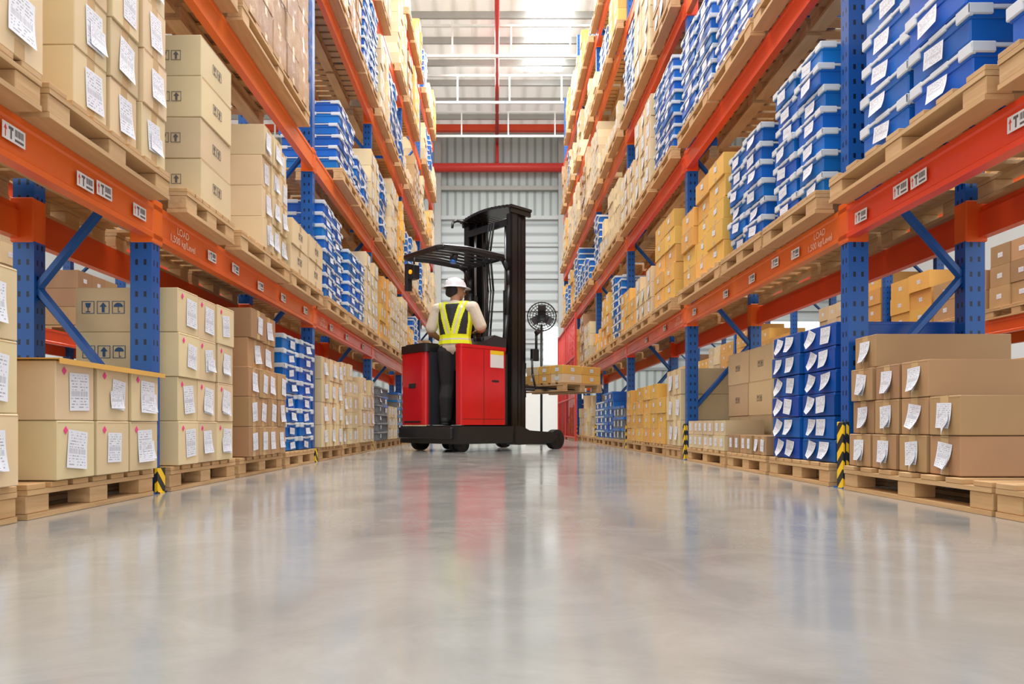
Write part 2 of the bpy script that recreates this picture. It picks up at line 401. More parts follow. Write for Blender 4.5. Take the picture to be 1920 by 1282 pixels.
# ---------------------------------------------------------------- pallets
_pal={}
def pallet_mesh(L,D):
    k=(round(L,2),round(D,2))
    if k in _pal: return _pal[k]
    b=MB(); h=.12
    npl=7; w=.095
    for i in range(npl):
        y=i*(L-w)/(npl-1); b.box(0,D,y,y+w,h-.02,h,bev=.002)
    for x in (0,D/2-.05,D-.1):
        b.box(x,x+.1,0,L,h-.038,h-.0205)
        b.box(x,x+.1,0,L,0,.018)
        for y in (0,L/2-.06,L-.12): b.box(x+.004,x+.096,y,y+.12,.0185,h-.0385,bev=.003)
    _pal[k]=b.mesh('wooden_pallet',['wood']); return _pal[k]
def pallet(side,xf,y0,y1,z,D=.78,grp='wooden pallets under the stacked goods'):
    me=pallet_mesh(y1-y0,D)
    x=xf if side>0 else -xf-D
    return add('wooden_pallet',me,X=T(x,y0,z+.001),label='rough pine pallet with block feet under stacked goods',cat='pallet',group=grp)
# ---------------------------------------------------------------- goods
items=[]
XF={-1:(1.545,1.50),1:(1.74,1.66)}
PF={-1:(1.585,1.51),1:(1.75,1.66)}
TOPS={-1:[0]+LT,1:[0]+RT}
def stack(side,lv,y0,y1,kind,rows,h,cols=3,depth=.6,xo=0.,skip=(),pal=True,lab=1,extra=None,py=None,z=None,jit=0.,drop=0.,wild=1.):
    xf=XF[side][0 if lv==0 else 1]; zb=TOPS[side][lv]
    if pal: pallet(side,PF[side][0 if lv==0 else 1],(py or (y0,y1))[0],(py or (y0,y1))[1],zb,.72 if lv==0 else .84)
    zb+=.124
    if z: zb=z
    fr=[1./cols]*cols if isinstance(cols,int) else cols
    L=y1-y0
    off=[random.uniform(0,.012+jit) for _ in fr]
    for r in range(rows):
        y=y0
        for c,f in enumerate(fr):
            w=L*f
            if (r,c) not in skip and not (r==rows-1 and random.random()<drop):
                j=random.uniform(0,.012+jit*.5)+off[c]
                d=depth*random.uniform(.97,1.)
                x0=xf+xo+.005+j; g=.004+.004*random.random()
                items.append(dict(kind=kind,side=side,x0=x0,x1=x0+d,y0=y+g,y1=y+w-g,z0=zb+r*h+.001,z1=zb+(r+1)*h-.001,lab=lab,extra=extra,lv=lv,rot=random.uniform(-.011,.011)*wild*(1.8 if r==rows-1 else 1)))
            y+=w
# LEFT floor
stack(-1,0,1.5,2.27,'tan',3,.235,3,py=(1.42,2.29))
stack(-1,0,2.46,3.20,'tan',2,.215,3,extra='pink',depth=.55,py=(2.34,3.2))
stack(-1,0,3.40,4.12,'tan',4,.219,3,extra='pinkmarks',depth=.52,py=(3.37,4.2))
stack(-1,0,4.34,5.12,'kraft',3,.19,4,py=(4.27,5.12))
stack(-1,0,4.40,5.0,'kraft',2,.19,2,pal=False,z=.124+.57,jit=.03)
stack(-1,0,5.2,6.02,'cap',8,.112,2,jit=.03)
stack(-1,0,6.2,7.05,'tan',4,.205,3)
stack(-1,0,7.1,7.95,'tan',5,.17,4,jit=.02,drop=.3)
stack(-1,0,8.0,8.86,'tan',4,.19,3,drop=.3)
stack(-1,0,9.05,9.95,'grey',6,.12,2)
stack(-1,0,10.0,10.85,'tan',3,.16,4)
stack(-1,0,10.9,11.7,'grey',6,.12,2)
# LEFT level 1
stack(-1,1,1.6,2.32,'tan',3,.27,3,py=(1.4,2.3))
stack(-1,1,2.54,3.21,'tan',4,.235,3,skip=((3,0),),jit=.02,depth=.62,py=(2.34,3.2))
stack(-1,1,3.56,3.97,'tan',4,.212,1,lab=0,extra='marks2',depth=.42,py=(3.38,3.99))
stack(-1,1,4.5,5.08,'tan',4,.20,3,jit=.01,py=(4.1,5.06))
stack(-1,1,5.12,6.03,'tan',2,.19,2,lab=0,depth=.4)
stack(-1,1,5.2,5.98,'cap',6,.11,2,depth=.35,xo=.45,pal=False)
stack(-1,1,6.2,7.02,'cap',8,.108,2,jit=.03,wild=2.)
stack(-1,1,7.1,7.95,'cap',6,.108,2,jit=.03,wild=2.)
stack(-1,1,8.0,8.85,'tan',5,.17,3,drop=.3)
# LEFT level 2
stack(-1,2,3.36,4.05,'tan',3,.25,2)
stack(-1,2,4.12,5.6,'kraft',5,.23,5,lab=0,extra='plain')
stack(-1,2,6.8,7.55,'cap',6,.11,2,jit=.03,wild=2.)
stack(-1,2,7.62,8.3,'cap',4,.11,2,jit=.03,wild=2.)
stack(-1,2,8.33,8.88,'tan',4,.2,2)
stack(-1,3,6.2,7.05,'tan',4,.24,3,drop=.4); stack(-1,3,7.1,7.95,'kraft',5,.2,3,jit=.03); stack(-1,3,8.,8.86,'cap',9,.11,2,jit=.03)
# RIGHT floor
pallet(1,1.74,1.45,2.42,0); pallet(1,1.74,2.44,3.48,0,.78)
for r,cnt in enumerate((4,4,3,1)):
    for c in range(cnt):
        y1=3.475-c*.207
        items.append(dict(kind='kraft',side=1,x0=1.76+.004*r+random.uniform(0,.02),x1=2.43,y0=y1-.199,y1=y1,z0=.124+r*.158+.001,z1=.124+(r+1)*.158-.002,lab=1,extra='big',lv=0,rot=random.uniform(-.010,.010)))
stack(1,0,3.66,4.46,'rib',6,.125,2,depth=.66,extra='tag',jit=.02,wild=1.6)
stack(1,0,4.52,5.28,'kraft',1,.13,6,depth=.3)
stack(1,0,4.56,5.2,'kraft',3,.17,2,depth=.4,xo=.35,pal=False,skip=((2,0),))
stack(1,0,5.34,6.38,'tan',2,.12,7,depth=.3,drop=.3)
stack(1,0,5.36,6.38,'tan',3,.28,2,depth=.42,xo=.37,pal=False,lab=0,extra='marks')
stack(1,0,6.64,7.2,'tan',3,.25,2,depth=.6)
stack(1,0,7.25,8.3,'must',4,.165,3,drop=.3)
stack(1,0,8.35,9.4,'must',4,.165,3,drop=.4)
stack(1,0,9.6,10.5,'grey',3,.16,3); stack(1,0,10.55,11.4,'rib',6,.12,2); stack(1,0,11.45,12.35,'cap',5,.12,2)
# RIGHT level 1
stack(1,1,1.42,2.3,'cap',5,.14,2,depth=.7,jit=.02)
stack(1,1,2.46,3.24,'cap',6,.138,2,depth=.7,py=(2.36,3.47),jit=.02,wild=1.5)
stack(1,1,3.66,4.3,'cap',7,.115,2,depth=.7,py=(3.62,4.34),jit=.03,wild=1.5)
stack(1,1,4.42,5.1,'cap',6,.118,2,depth=.7,py=(4.38,5.15),jit=.04,wild=2.)
stack(1,1,5.2,6.38,'must',5,.165,3,drop=.3,jit=.03)
stack(1,1,6.64,7.45,'must',5,.17,2,jit=.03)
stack(1,1,7.55,8.4,'tan',3,.17,3,drop=.3); stack(1,1,8.45,9.4,'must',3,.17,3,drop=.3)
stack(1,2,2.4,3.47,'cap',6,.13,2); stack(1,2,3.64,4.5,'cap',6,.13,2,jit=.03); stack(1,2,4.55,5.45,'cap',5,.13,2,jit=.03,wild=2.); stack(1,2,5.5,6.4,'cap',7,.12,2,jit=.03,wild=2.)
stack(1,2,6.64,7.5,'cap',8,.11,2,jit=.03); stack(1,2,7.6,8.5,'tan',4,.24,3,jit=.02); stack(1,2,8.55,9.4,'tan',4,.2,3,drop=.4)
stack(1,3,6.64,7.5,'kraft',4,.24,3); stack(1,3,7.6,8.5,'tan',4,.24,2); stack(1,3,8.55,9.4,'cap',8,.12,2,jit=.03)
# random far fill
for side,ps in ((-1,Lp),(1,Rp)):
    for lv in range(0,6):
        for bi in range(2,6):
            for k in range(3):
                step=(ps[1]-ps[0]-.14)/3; y0=ps[bi]+.08+k*step+random.uniform(0,.05); y1=y0+step-.08-random.choice((0,0,.08,.15))
                if bi<3 and lv<4: continue
                if lv==0 and bi==3: continue
                if random.random()<.09: continue
                p=random.random()
                gap=(TOPS[side][lv+1]-.16-TOPS[side][lv]-.12) if lv<5 else 1.1
                gap=max(.6,gap)*random.choice((.45,.62,.75,.82,.9,.93))
                if lv==0: gap*=.85
                kd='tan' if p<(.52 if side<0 else .45) else ('must' if p<.72 else ('cap' if p<.90 else 'kraft'))
                if lv in (0,1) and kd=='tan' and random.random()<.5: kd='must'
                if kd=='cap': h=.115; c=2
                else: h=random.choice((.13,.16,.19,.22,.27)); c=random.choice((2,3,3,4))
                stack(side,lv,y0,y1,kd,max(2,int(gap/h)),h,c,jit=random.choice((0,.03,.06)),drop=.35)
bulk=[]
for side,xb,tp in ((1,5.3,[0,1.45,2.9,4.35]),(-1,5.0,[0,1.4,2.8,4.3])):
    for lv,t in enumerate(tp):
        y=3.7
        while y<20.5:
            ph=(y-(3.5 if side>0 else 3.3))%3.
            if ph>2.1: y+=3.-ph+.1; continue
            kd=random.choice(('must','must','tan','must','kraft'))
            r=random.choice((2,3,4)); c=random.choice((2,3)); h=.22
            if random.random()<.85:
                bulk.append(('pal',side,xb-.04,y,y+.88,t))
                for i in range(r):
                    for j in range(c):
                        x0=xb+.0+random.uniform(0,.03)
                        bulk.append((kd,side,x0,x0+.7,y+j*.88/c+.004,y+(j+1)*.88/c-.004,t+.13+i*h,t+.13+(i+1)*h-.004))
            y+=.95
cart=[i for i in items if i['kind'] in('tan','kraft','must')]; crat=[i for i in items if i['kind'] not in('tan','kraft','must')]
def size(i):
    ymax=max(i['y0'],.3)
    zt=(i['z0']-CAMH)*1300/ymax
    pen=.05 if zt>798+40 else 1
    return pen*(i['y1']-i['y0'])*(i['z1']-i['z0'])/ymax**2
cart.sort(key=size,reverse=True); crat.sort(key=size,reverse=True)
NC,NR=285,215
ci,cs=cart[:NC],cart[NC:]; ri,rs=crat[:NR],crat[NR:]
_cm={}
def carton_mesh(dx,dy,dz,kind,taped):
    k=(round(dx,2),round(dy,2),round(dz,3),kind,taped)
    if k in _cm: return _cm[k]
    dx,dy=k[0],k[1]
    b=MB(); b.box(0,dx,0,dy,0,dz,bev=.003)
    w=.024; e=.0006
    if taped:
        b.box(0,dx,dy/2-w,dy/2+w,dz,dz+e,1)
        for x in (-e,dx): b.box(x,x+e,dy/2-w,dy/2+w,dz*.72,dz,1); b.box(x,x+e,dy/2-w,dy/2+w,0,dz*.2,1)
    for x in (-e,dx): b.box(x,x+e,.004,dy-.004,dz-.0075,dz-.006,2)
    _cm[k]=b.mesh('carton',[kind,'tape','kraft'],recalc=True); return _cm[k]
def crate_mesh(dx,dy,dz,style):
    k=(round(dx,2),round(dy,2),round(dz,3),style)
    if k in _cm: return _cm[k]
    dx,dy=k[0],k[1]
    b=MB(); i=.012
    if style=='cap':
        b.box(i,dx-i,i,dy-i,0,dz*.8,bev=.006)
        b.box(i*.6,dx-i*.6,i*.6,dy-i*.6,dz*.60,dz*.9,0,bev=.003)
        for (xa,xb,ya,yb) in ((0,.014,0,dy),(dx-.014,dx,0,dy),(0,dx,0,.014),(0,dx,dy-.014,dy)):
            b.box(xa,xb,ya,yb,dz*.84,dz*.95,1,bev=.002)
        cw=min(.075,dy*.22)
        for xa,xb in ((-.001,.02),(dx-.02,dx+.001)):
            for ya,yb in ((0,cw),(dy-cw,dy)):
                b.box(xa,xb,ya,yb,dz*.66,dz*.995,1,bev=.004)
            b.box(xa,xb,dy*.36,dy*.64,dz*.80,dz*.98,1,bev=.003)
        for ya,yb in ((-.001,.02),(dy-.02,dy+.001)):
            for xa,xb in ((0,.09),(dx-.09,dx),(dx*.4,dx*.6)): b.box(xa,xb,ya,yb,dz*.70,dz*.995,1,bev=.004)
        m=['blue','cap']
    elif style=='rib':
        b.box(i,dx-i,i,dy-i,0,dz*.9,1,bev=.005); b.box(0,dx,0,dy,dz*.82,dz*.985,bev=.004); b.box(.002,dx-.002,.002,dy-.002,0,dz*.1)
        for t in range(6):
            y=t*(dy-.014)/5; b.box(.001,dx-.001,y,y+.014,.002,dz*.84)
        for t in range(8):
            x=t*(dx-.014)/7; b.box(x,x+.014,.001,dy-.001,.002,dz*.84)
        b.box(.003,dx-.003,.003,dy-.003,dz*.45,dz*.51)
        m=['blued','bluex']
    else:
        b.box(i,dx-i,i,dy-i,0,dz*.9,bev=.005); b.box(0,dx,0,dy,dz*.78,dz*.98,bev=.003)
        for t in range(6):
            y=.02+t*(dy-.05)/5; b.box(.003,dx-.003,y,y+.008,.002,dz*.8)
        m=['greycr','cap']
    _cm[k]=b.mesh('storage_crate',m); return _cm[k]
_lm={}
def lab_mesh(w,h,curl,which):
    k=(round(w,3),round(h,3),curl,which)
    if k not in _lm: _lm[k]=uvquad(w,h,[which],curl,3,5,'shipping_label')
    return _lm[k]
def icons(m,sc,which):
    b=MB(); f=lambda p,t:Vector((p[0]*sc,p[1]*sc,t)); e=(.0008,.0016)
    def poly(pts): b.prism(pts,f,*e)
    def bx(x0,x1,z0,z1): b.box(x0*sc,x1*sc,z0*sc,z1*sc,*e)
    s=.062; g=.075
    for i,k in enumerate(which):
        ox=(i-(len(which)-1)/2)*g; h=s/2; t=.003
        for (a,b_,c,d) in ((-h,h,-h,-h+t),(-h,h,h-t,h),(-h,-h+t,-h,h),(h-t,h,-h,h)):
            bx(ox+a,ox+b_,c,d)
        if k==0:
            poly([(ox-.014,.022),(ox-.010,.002),(ox,-.004),(ox+.010,.002),(ox+.014,.022)]); bx(ox-.002,ox+.002,-.020,-.003); bx(ox-.011,ox+.011,-.024,-.019)
        if k==1:
            poly([(ox-.018,.003),(ox+.018,.003),(ox,.025)]); bx(ox-.007,ox+.007,-.024,.003)
        if k==2:
            poly([(ox+.023*math.cos(a*math.pi/8),.002+.021*math.sin(a*math.pi/8)) for a in range(9)]); bx(ox-.0015,ox+.0015,-.02,.002); bx(ox-.0015,ox+.009,-.024,-.020)
    return b.mesh('handling_marks',[m])
icb=icons('ink',1.,(0,1,2)); icg=icons('inkg',.8,(0,1))
dia=MB().prism([(0,.015),(.013,0),(0,-.015),(-.013,0)],lambda p,t:Vector((p[0],p[1],t)),.0008,.0014).mesh('diamond_sticker',['pink'])
LBL={'tan':'light tan cardboard carton with a white shipping label','kraft':'brown kraft cardboard carton sealed with tape','must':'mustard yellow cardboard carton on a pallet','cap':'blue plastic crate with pale rim and white label','rib':'dark blue open-sided plastic crate with white paper tags','grey':'dark grey stacking crate near the rack base'}
for it in ci+ri:
    kd=it['kind']; dx,dy,dz=round(it['x1']-it['x0'],2),it['y1']-it['y0'],it['z1']-it['z0']; s=it['side']
    dy=math.floor(dy*100)/100
    x=it['x0'] if s>0 else -it['x0']-dx
    if kd in('tan','kraft','must'): me=carton_mesh(dx,dy,dz,kd,kd!='tan' or it['extra'] is None); nm='carton'; cat='cardboard box'; grp='cartons stacked in the warehouse racks'
    else: me=crate_mesh(dx,dy,dz,kd); nm='storage_crate'; cat='crate'; grp='plastic crates stacked in the warehouse racks'
    lb=LBL[kd]
    if it['extra'] in('marks','marks2') or (kd=='tan' and not it['lab']): lb='light tan cardboard carton printed with handling symbols'
    if kd=='tan' and it['extra'] in('pink','pinkmarks'): lb='light tan carton with white label and pink diamond sticker'
    RM=T(dx/2,dy/2,0)@Matrix.Rotation(it['rot'],4,'Z')@T(-dx/2,-dy/2,0)
    o=add(nm,me,X=T(x,it['y0'],it['z0'])@RM,label=lb,cat=cat,group=grp)
    near=it['y0']<9.5
    fx=0 if s>0 else dx
    if near and it['lab']:
        if kd=='cap': w,h=min(.12,dy*.36),dz*.5; u=dy*random.uniform(.40,.60); zc=dz*.38
        elif kd=='rib': w,h=min(.11,dy*.32),dz*.75; u=dy*random.uniform(.28,.4); zc=dz*.5
        elif kd=='must': w,h=.07,.045; u=dy*.5; zc=dz*.6
        elif kd=='grey': w,h=.07,.05; u=dy*.5; zc=dz*.5
        else:
            h=min(.15,dz*.66)*random.choice((.85,1.,1.)); w=min(h*.85,dy*.52); u=dy*.56+random.uniform(-.02,.02); zc=dz*.50
            if it['extra']=='big': w=.09;h=.105;zc=dz*.5;u=dy*.5
            if s>0: u=dy-u
        w=round(w,2); h=round(h,2)
        curl=random.choice((.0,.006,.014)) if kd!='must' else 0.
        if it['extra'] in('tag','big'): curl=random.choice((.012,.025,.04))
        X=frame(*FX[s],(fx+(-s)*.001,u,zc))@Matrix.Rotation(random.uniform(-.15,.12),4,'Z')
        add('shipping_label',lab_mesh(w,h,curl,random.choice(('lab','lab2'))),o,X,label='white printed paper label')
        if kd=='tan' and it['y0']<6.5 and random.random()<.55:
            X=frame(*FX[s],(fx+(-s)*.003,u+random.choice((-.02,.02)),zc-.02))@Matrix.Rotation(random.uniform(-.25,.1),4,'Z')
            add('shipping_label',lab_mesh(round(w*.9,2),round(h*.6,2),.012,'lab2'),o,X,label='second overlapping white paper label')
        if kd=='rib':
            X=frame(*FX[s],(fx+(-s)*.001,dy*random.uniform(.68,.76),zc))@Matrix.Rotation(random.uniform(-.4,.4),4,'Z')
            add('paper_tag',lab_mesh(round(w*.85,2),h,.04,'lab'),o,X,label='white folded paper tag')
        if kd=='kraft' and it['extra']=='big':
            X=frame(*FX[s],(fx+(-s)*.004,dy*.42,zc-.03))@Matrix.Rotation(.5,4,'Z')
            add('paper_tag',lab_mesh(.06,.075,.04,'lab2'),o,X,label='white folded paper tag')
    if it['extra'] in('pink','pinkmarks') : add('diamond_sticker',dia,o,frame(*FX[s],(fx-s*.001,dy*.20,dz*.84)),label='pink diamond sticker')
    if it['extra']=='pinkmarks' and it['y0']<3.45: add('handling_marks',icb,o,frame(*FC,(.14,-.0005,dz*.55)),label='printed glass, arrow and umbrella symbols')
    if it['extra']=='marks2': add('handling_marks',icg,o,frame(*FC,(dx-.16,-.0005,dz*.5)),label='printed glass and arrow symbols')
    if it['extra'] in('marks','marks2') or (kd=='tan' and not it['lab'] and near):
        add('handling_marks',icg,o,frame(*FX[s],(fx-s*.0005,dy*.5,dz*.5)),label='printed glass and arrow symbols')
class PY:
    def __init__(s): s.v=[];s.f=[];s.m=[];s.uv=[]
    def box(s,x0,x1,y0,y1,z0,z1,m):
        n=len(s.v); s.v+=[(x,y,z) for z in(z0,z1) for y in (y0,y1) for x in (x0,x1)]
        for q in ((0,2,3,1),(4,5,7,6),(0,1,5,4),(2,6,7,3),(0,4,6,2),(1,3,7,5)):
            s.f.append(tuple(n+i for i in q)); s.m.append(m); s.uv+=[(0,0)]*4
    def lab(s,side,x,yc,zc,w,h,m):
        n=len(s.v); X=frame(*FX[side],(x,yc,zc))
        for u,v in ((-1,-1),(1,-1),(1,1),(-1,1)): s.v.append(tuple(X@Vector((u*w/2,v*h/2,.002))))
        s.f.append((n,n+1,n+2,n+3)); s.m.append(m); s.uv+=[(0,0),(1,0),(1,1),(0,1)]
    def obj(s,name,mats,**k):
        me=bpy.data.meshes.new(name); me.from_pydata(s.v,[],s.f); l=me.uv_layers.new()
        for i,uv in enumerate(s.uv): l.data[i].uv=uv
        me.polygons.foreach_set('material_index',s.m)
        for q in mats: me.materials.append(mt[q])
        return add(name,me,kind='stuff',**k)
P=PY(); km={'tan':0,'kraft':1,'must':2}
def sx(it): return (it['x0'],it['x1']) if it['side']>0 else (-it['x1'],-it['x0'])
for it in cs:
    a,b_=sx(it); P.box(a,b_,it['y0'],it['y1'],it['z0'],it['z1'],km[it['kind']])
    dy=it['y1']-it['y0'];dz=it['z1']-it['z0']
    P.lab(it['side'],it['side']*it['x0'],it['y0']+dy*.5,it['z0']+dz*.55,min(.11,dy*.45),min(.10,dz*.55),3)
for q in bulk:
    if q[0]=='pal': continue
    kd,side,x0,x1,y0,y1,z0,z1=q; a,b_=(x0,x1) if side>0 else(-x1,-x0)
    P.box(a,b_,y0,y1,z0,z1,km[kd]); P.lab(side,side*x0,(y0+y1)/2,(z0+z1)/2,.07,.05,3)
P.obj('cartons',['tan_i','kraft_i','must_i','lab'],label='mass of tan and mustard cartons stacked on high shelves',cat='cardboard boxes',group='cartons stacked in the warehouse racks')
P=PY()
for it in rs:
    a,b_=sx(it); z0,z1=it['z0'],it['z1']; dz=z1-z0; dy=it['y1']-it['y0']
    P.box(a+.012,b_-.012,it['y0']+.012,it['y1']-.012,z0,z0+dz*.8,0 if it['kind']!='grey' else 3)
    P.box(a,b_,it['y0'],it['y1'],z0+dz*.78,z1,1 if it['kind']=='cap' else 0)
    P.lab(it['side'],it['side']*(it['x0']),it['y0']+dy*.5,it['z0']+dz*.42,dy*.35,dz*.5,2)
P.obj('storage_crates',['blue_i','cap','lab','greycr'],label='mass of blue plastic crates stacked on high shelves',cat='crates',group='plastic crates stacked in the warehouse racks')
for q in bulk:
    if q[0]=='pal' and q[3]<15: 
        _,side,xb,y0,y1,t=q
        pallet(side,xb,y0,y0+.88,t,.84,'wooden pallets in the neighbouring racks')
def wrapm(x0,x1,y0,y1,z0,z1):
    n=18; pts=[]
    for (xa,ya),(xb,yb) in (((x0,y0),(x1,y0)),((x1,y0),(x1,y1)),((x1,y1),(x0,y1)),((x0,y1),(x0,y0))):
        for k in range(n): t=k/n; pts.append((xa+(xb-xa)*t,ya+(yb-ya)*t))
    vs=[];fs=[];N=len(pts);R=12
    for r in range(R+1):
        for p in pts: vs.append((p[0],p[1],z0+(z1-z0)*r/R))
    for r in range(R):
        for k in range(N): fs.append((r*N+k,r*N+(k+1)%N,(r+1)*N+(k+1)%N,(r+1)*N+k))
    me=bpy.data.meshes.new('stretch_wrap'); me.from_pydata(vs,[],fs); me.materials.append(mt['film']); return me
add('stretch_wrap',wrapm(-2.18,-1.495,4.105,5.61,2.86,4.0),label='clear stretch film wrapped round brown cartons',cat='plastic wrap')
b=MB(); b.box(-2.12,-1.538,2.44,3.215,.5565,.560); b.box(-1.541,-1.538,2.44,3.215,.540,.5565)
add('packing_sheet',b.mesh('packing_sheet',['must']),label='thin yellow cardboard cover sheet over low cartons',cat='cardboard sheet')
# ---------------------------------------------------------------- red mesh fence + fan
b=MB()
y0,y1=14.3,18.3
for i in range(20): y=y0+i*(y1-y0)/19; b.cyl((1.62,y,.05),(1.62,y,2.6),.010,n=5)
for z in (.06,.9,1.75,2.58): b.box(1.605,1.635,y0,y1,z,z+.03)
for y in (y0,(y0+y1)/2,y1): b.box(1.60,1.64,y-.03,y+.03,0,2.65)
add('safety_fence',b.mesh('safety_fence',['firered']),label='tall red welded steel barrier fence in front of the rack',cat='fence')
fan=add('pedestal_fan',None,X=T(.78,12.2,0),label='black caged industrial pedestal fan standing behind the truck',cat='fan')
b=MB().cyl((0,0,0),(0,0,.04),.28,n=24).cyl((0,0,.04),(0,0,2.1),.022)
add('stand',b.mesh('stand',['black']),fan)
b=MB()
for r in (.06,.11,.16,.21,.25):
    pts=[(r*math.cos(a*math.pi/12),-.12-.03*(1-r/.26),2.22+r*math.sin(a*math.pi/12)) for a in range(25)]
    b.tube(pts,.007 if r<.25 else .012,n=5)
for a in range(24):
    t=a*math.pi/12; b.cyl((.04*math.cos(t),-.15,2.22+.04*math.sin(t)),(.25*math.cos(t),-.12,2.22+.25*math.sin(t)),.005,n=4)
add('cage',b.mesh('cage',['black']),fan)
b=MB().cyl((0,-.10,2.22),(0,.12,2.22),.05)
for k in range(3):
    R=T(0,-.08,2.22)@Matrix.Rotation(k*2*math.pi/3,4,'Y')@Matrix.Rotation(.4,4,'X')
    b.box(-.07,.07,-.004,.004,.03,.21,bev=.003,X=R)
add('blade_assembly',b.mesh('blade',['dark']),fan)
# ---------------------------------------------------------------- reach truck
TX=T(-.467,8.2,0)@Matrix.Rotation(math.radians(42),4,'Z')
tr=add('reach_truck',None,X=TX,label='red and black stand-on reach truck with raised forks crossing the aisle',cat='forklift')
def part(name,mb,mats,label=None,parent=None,X=None): return add(name,mb.mesh(name,mats),parent or tr,X,label=label)
b=MB(); b.prism([(-.02,.06),(.0,0),(.95,0),(.95,1.2),(.0,1.2),(-.02,1.14)],lambda p,t:Vector((p[0],p[1],t)),.10,.315)
b.box(-.06,.0,.05,1.15,.16,.30,bev=.01)
part('chassis',b,['black'],'black steel chassis plate')
for s in (0,1.04):
    b=MB(); b.prism([(.9,.09),(1.0,.075),(1.62,.09),(1.70,.14),(1.72,.20),(1.62,.235),(1.2,.26),(1.05,.32),(.9,.32)],lambda p,t:Vector((p[0],t,p[1])),s,s+.16)
    g=part('outrigger_leg',b,['black'],'black load arm')
    b=MB(); b.cyl((1.76,s+.03,.135),(1.76,s+.13,.135),.134,0,28).cyl((1.76,s+.01,.135),(1.76,s+.15,.135),.05,1,16).cyl((1.76,s+.025,.135),(1.76,s+.135,.135),.085,1,20)
    part('load_wheel',b,['rubber','blackm'],'black load wheel',g)
def wheel(u,s,r,w,nm):
    b=MB(); b.cyl((u,s,r+.001),(u,s+w,r+.001),r,0,24).cyl((u,s-.006,r+.001),(u,s+w+.006,r+.001),r*.5,1,16); part(nm,b,['rubber','blackm'])
wheel(.14,.06,.09,.07,'caster_wheel'); wheel(.14,.17,.09,.07,'caster_wheel'); wheel(.2,.98,.12,.1,'drive_wheel'); wheel(.65,.95,.10,.08,'caster_wheel')
def rbox(b,x0,x1,y0,y1,z0,z1,r,m=0):
    pts=[]
    for cx,cy,a0 in ((x1-r,y0+r,-90),(x1-r,y1-r,0),(x0+r,y1-r,90),(x0+r,y0+r,180)):
        for k in range(5): a=math.radians(a0+k*22.5); pts.append((cx+r*math.cos(a),cy+r*math.sin(a)))
    b.prism(pts,lambda p,t:Vector((p[0],p[1],t)),z0,z1,m)
b=MB(); rbox(b,0.05,.79,.005,.12,.33,1.26,.035); 
pn=part('side_panel',b,['red'],'glossy red side body panel')
part('panel_cap',(lambda q:(rbox(q,.05,.80,.0,.13,1.262,1.30,.035),q)[1])(MB()),['red'],parent=pn)
b=MB(); b.box(.415,.421,.0035,.006,.34,1.25).box(.07,.78,.0035,.006,.40,.404); part('panel_seam',b,['black'],parent=pn)
b=MB(); b.box(.55,.66,.002,.006,.86,.885,bev=.001); part('handle_recess',b,['black'],'black hand slot',pn)
b=MB(); b.box(.52,.74,.0,.004,1.04,1.25,0); b.box(.52,.74,-.001,.0005,1.20,1.25,1); part('warning_sticker',b,['white','yellow'],'white and yellow safety sticker',pn)
b=MB(); rbox(b,0,.5,.66,1.19,.33,1.25,.06); part('rear_body',b,['red'],'glossy red rear body housing')
b=MB(); b.box(.06,.55,.625,.658,.33,1.25); b.box(.50,.53,.13,.625,.33,1.25); part('compartment_liner',b,['dark'],'black operator compartment lining')
b=MB(); rbox(b,-.01,.52,.63,1.2,1.252,1.35,.06); rbox(b,.03,.45,.70,1.15,1.35,1.37,.05); part('body_cover',b,['black'],'black moulded top cover')
b=MB(); b.box(-.004,.0,.75,1.1,.36,.38); b.box(-.006,.0,.85,1.0,.8,.86,bev=.002); part('rear_vent',b,['black'])
b=MB(); rbox(b,.54,.95,.13,1.18,.33,1.24,.04); part('battery_housing',b,['black'],'dark battery housing')
b=MB(); b.prism([(.46,1.255),(.92,1.255),(.92,1.44),(.72,1.47),(.50,1.35)],lambda p,t:Vector((p[0],t,p[1])),.15,1.12); cs_=part('control_console',b,['dark'],'black control console')
b=MB()
for k in range(4): b.cyl((.60,.22+k*.06,1.38),(.58,.22+k*.06,1.49),.008).ball((.58,.22+k*.06,1.495),(.014,.014,.014))
part('control_lever',b,['black'],parent=cs_)
b=MB(); b.cyl((.60,.80,1.36),(.58,.80,1.44),.02); pts=[(.58+.10*math.cos(a*math.pi/12)*.95,.80+.10*math.sin(a*math.pi/12),1.46+.02*math.cos(a*math.pi/12)) for a in range(25)]; b.tube(pts,.011)
b.cyl((.49,.80,1.45),(.67,.80,1.47),.008); part('steering_wheel',b,['black'],'small black steering wheel',cs_)
part('operator_platform',MB().box(.0,.50,.13,.62,.315,.325),['rubber'])
mast=add('mast',MB().box(1.02,1.10,.18,1.07,.20,.42,bev=.01).mesh('mast_base',['blackm']),tr,label='black multi-stage lifting mast')
def chan(u0,u1,s0,s1,z0,z1,open_):
    t=.022
    b=MB(); b.box(u0,u0+t,s0,s1,z0,z1).box(u1-t,u1,s0,s1,z0,z1)
    sw=(s0,s0+t) if open_>0 else (s1-t,s1); b.box(u0,u1,*sw,z0,z1); return b
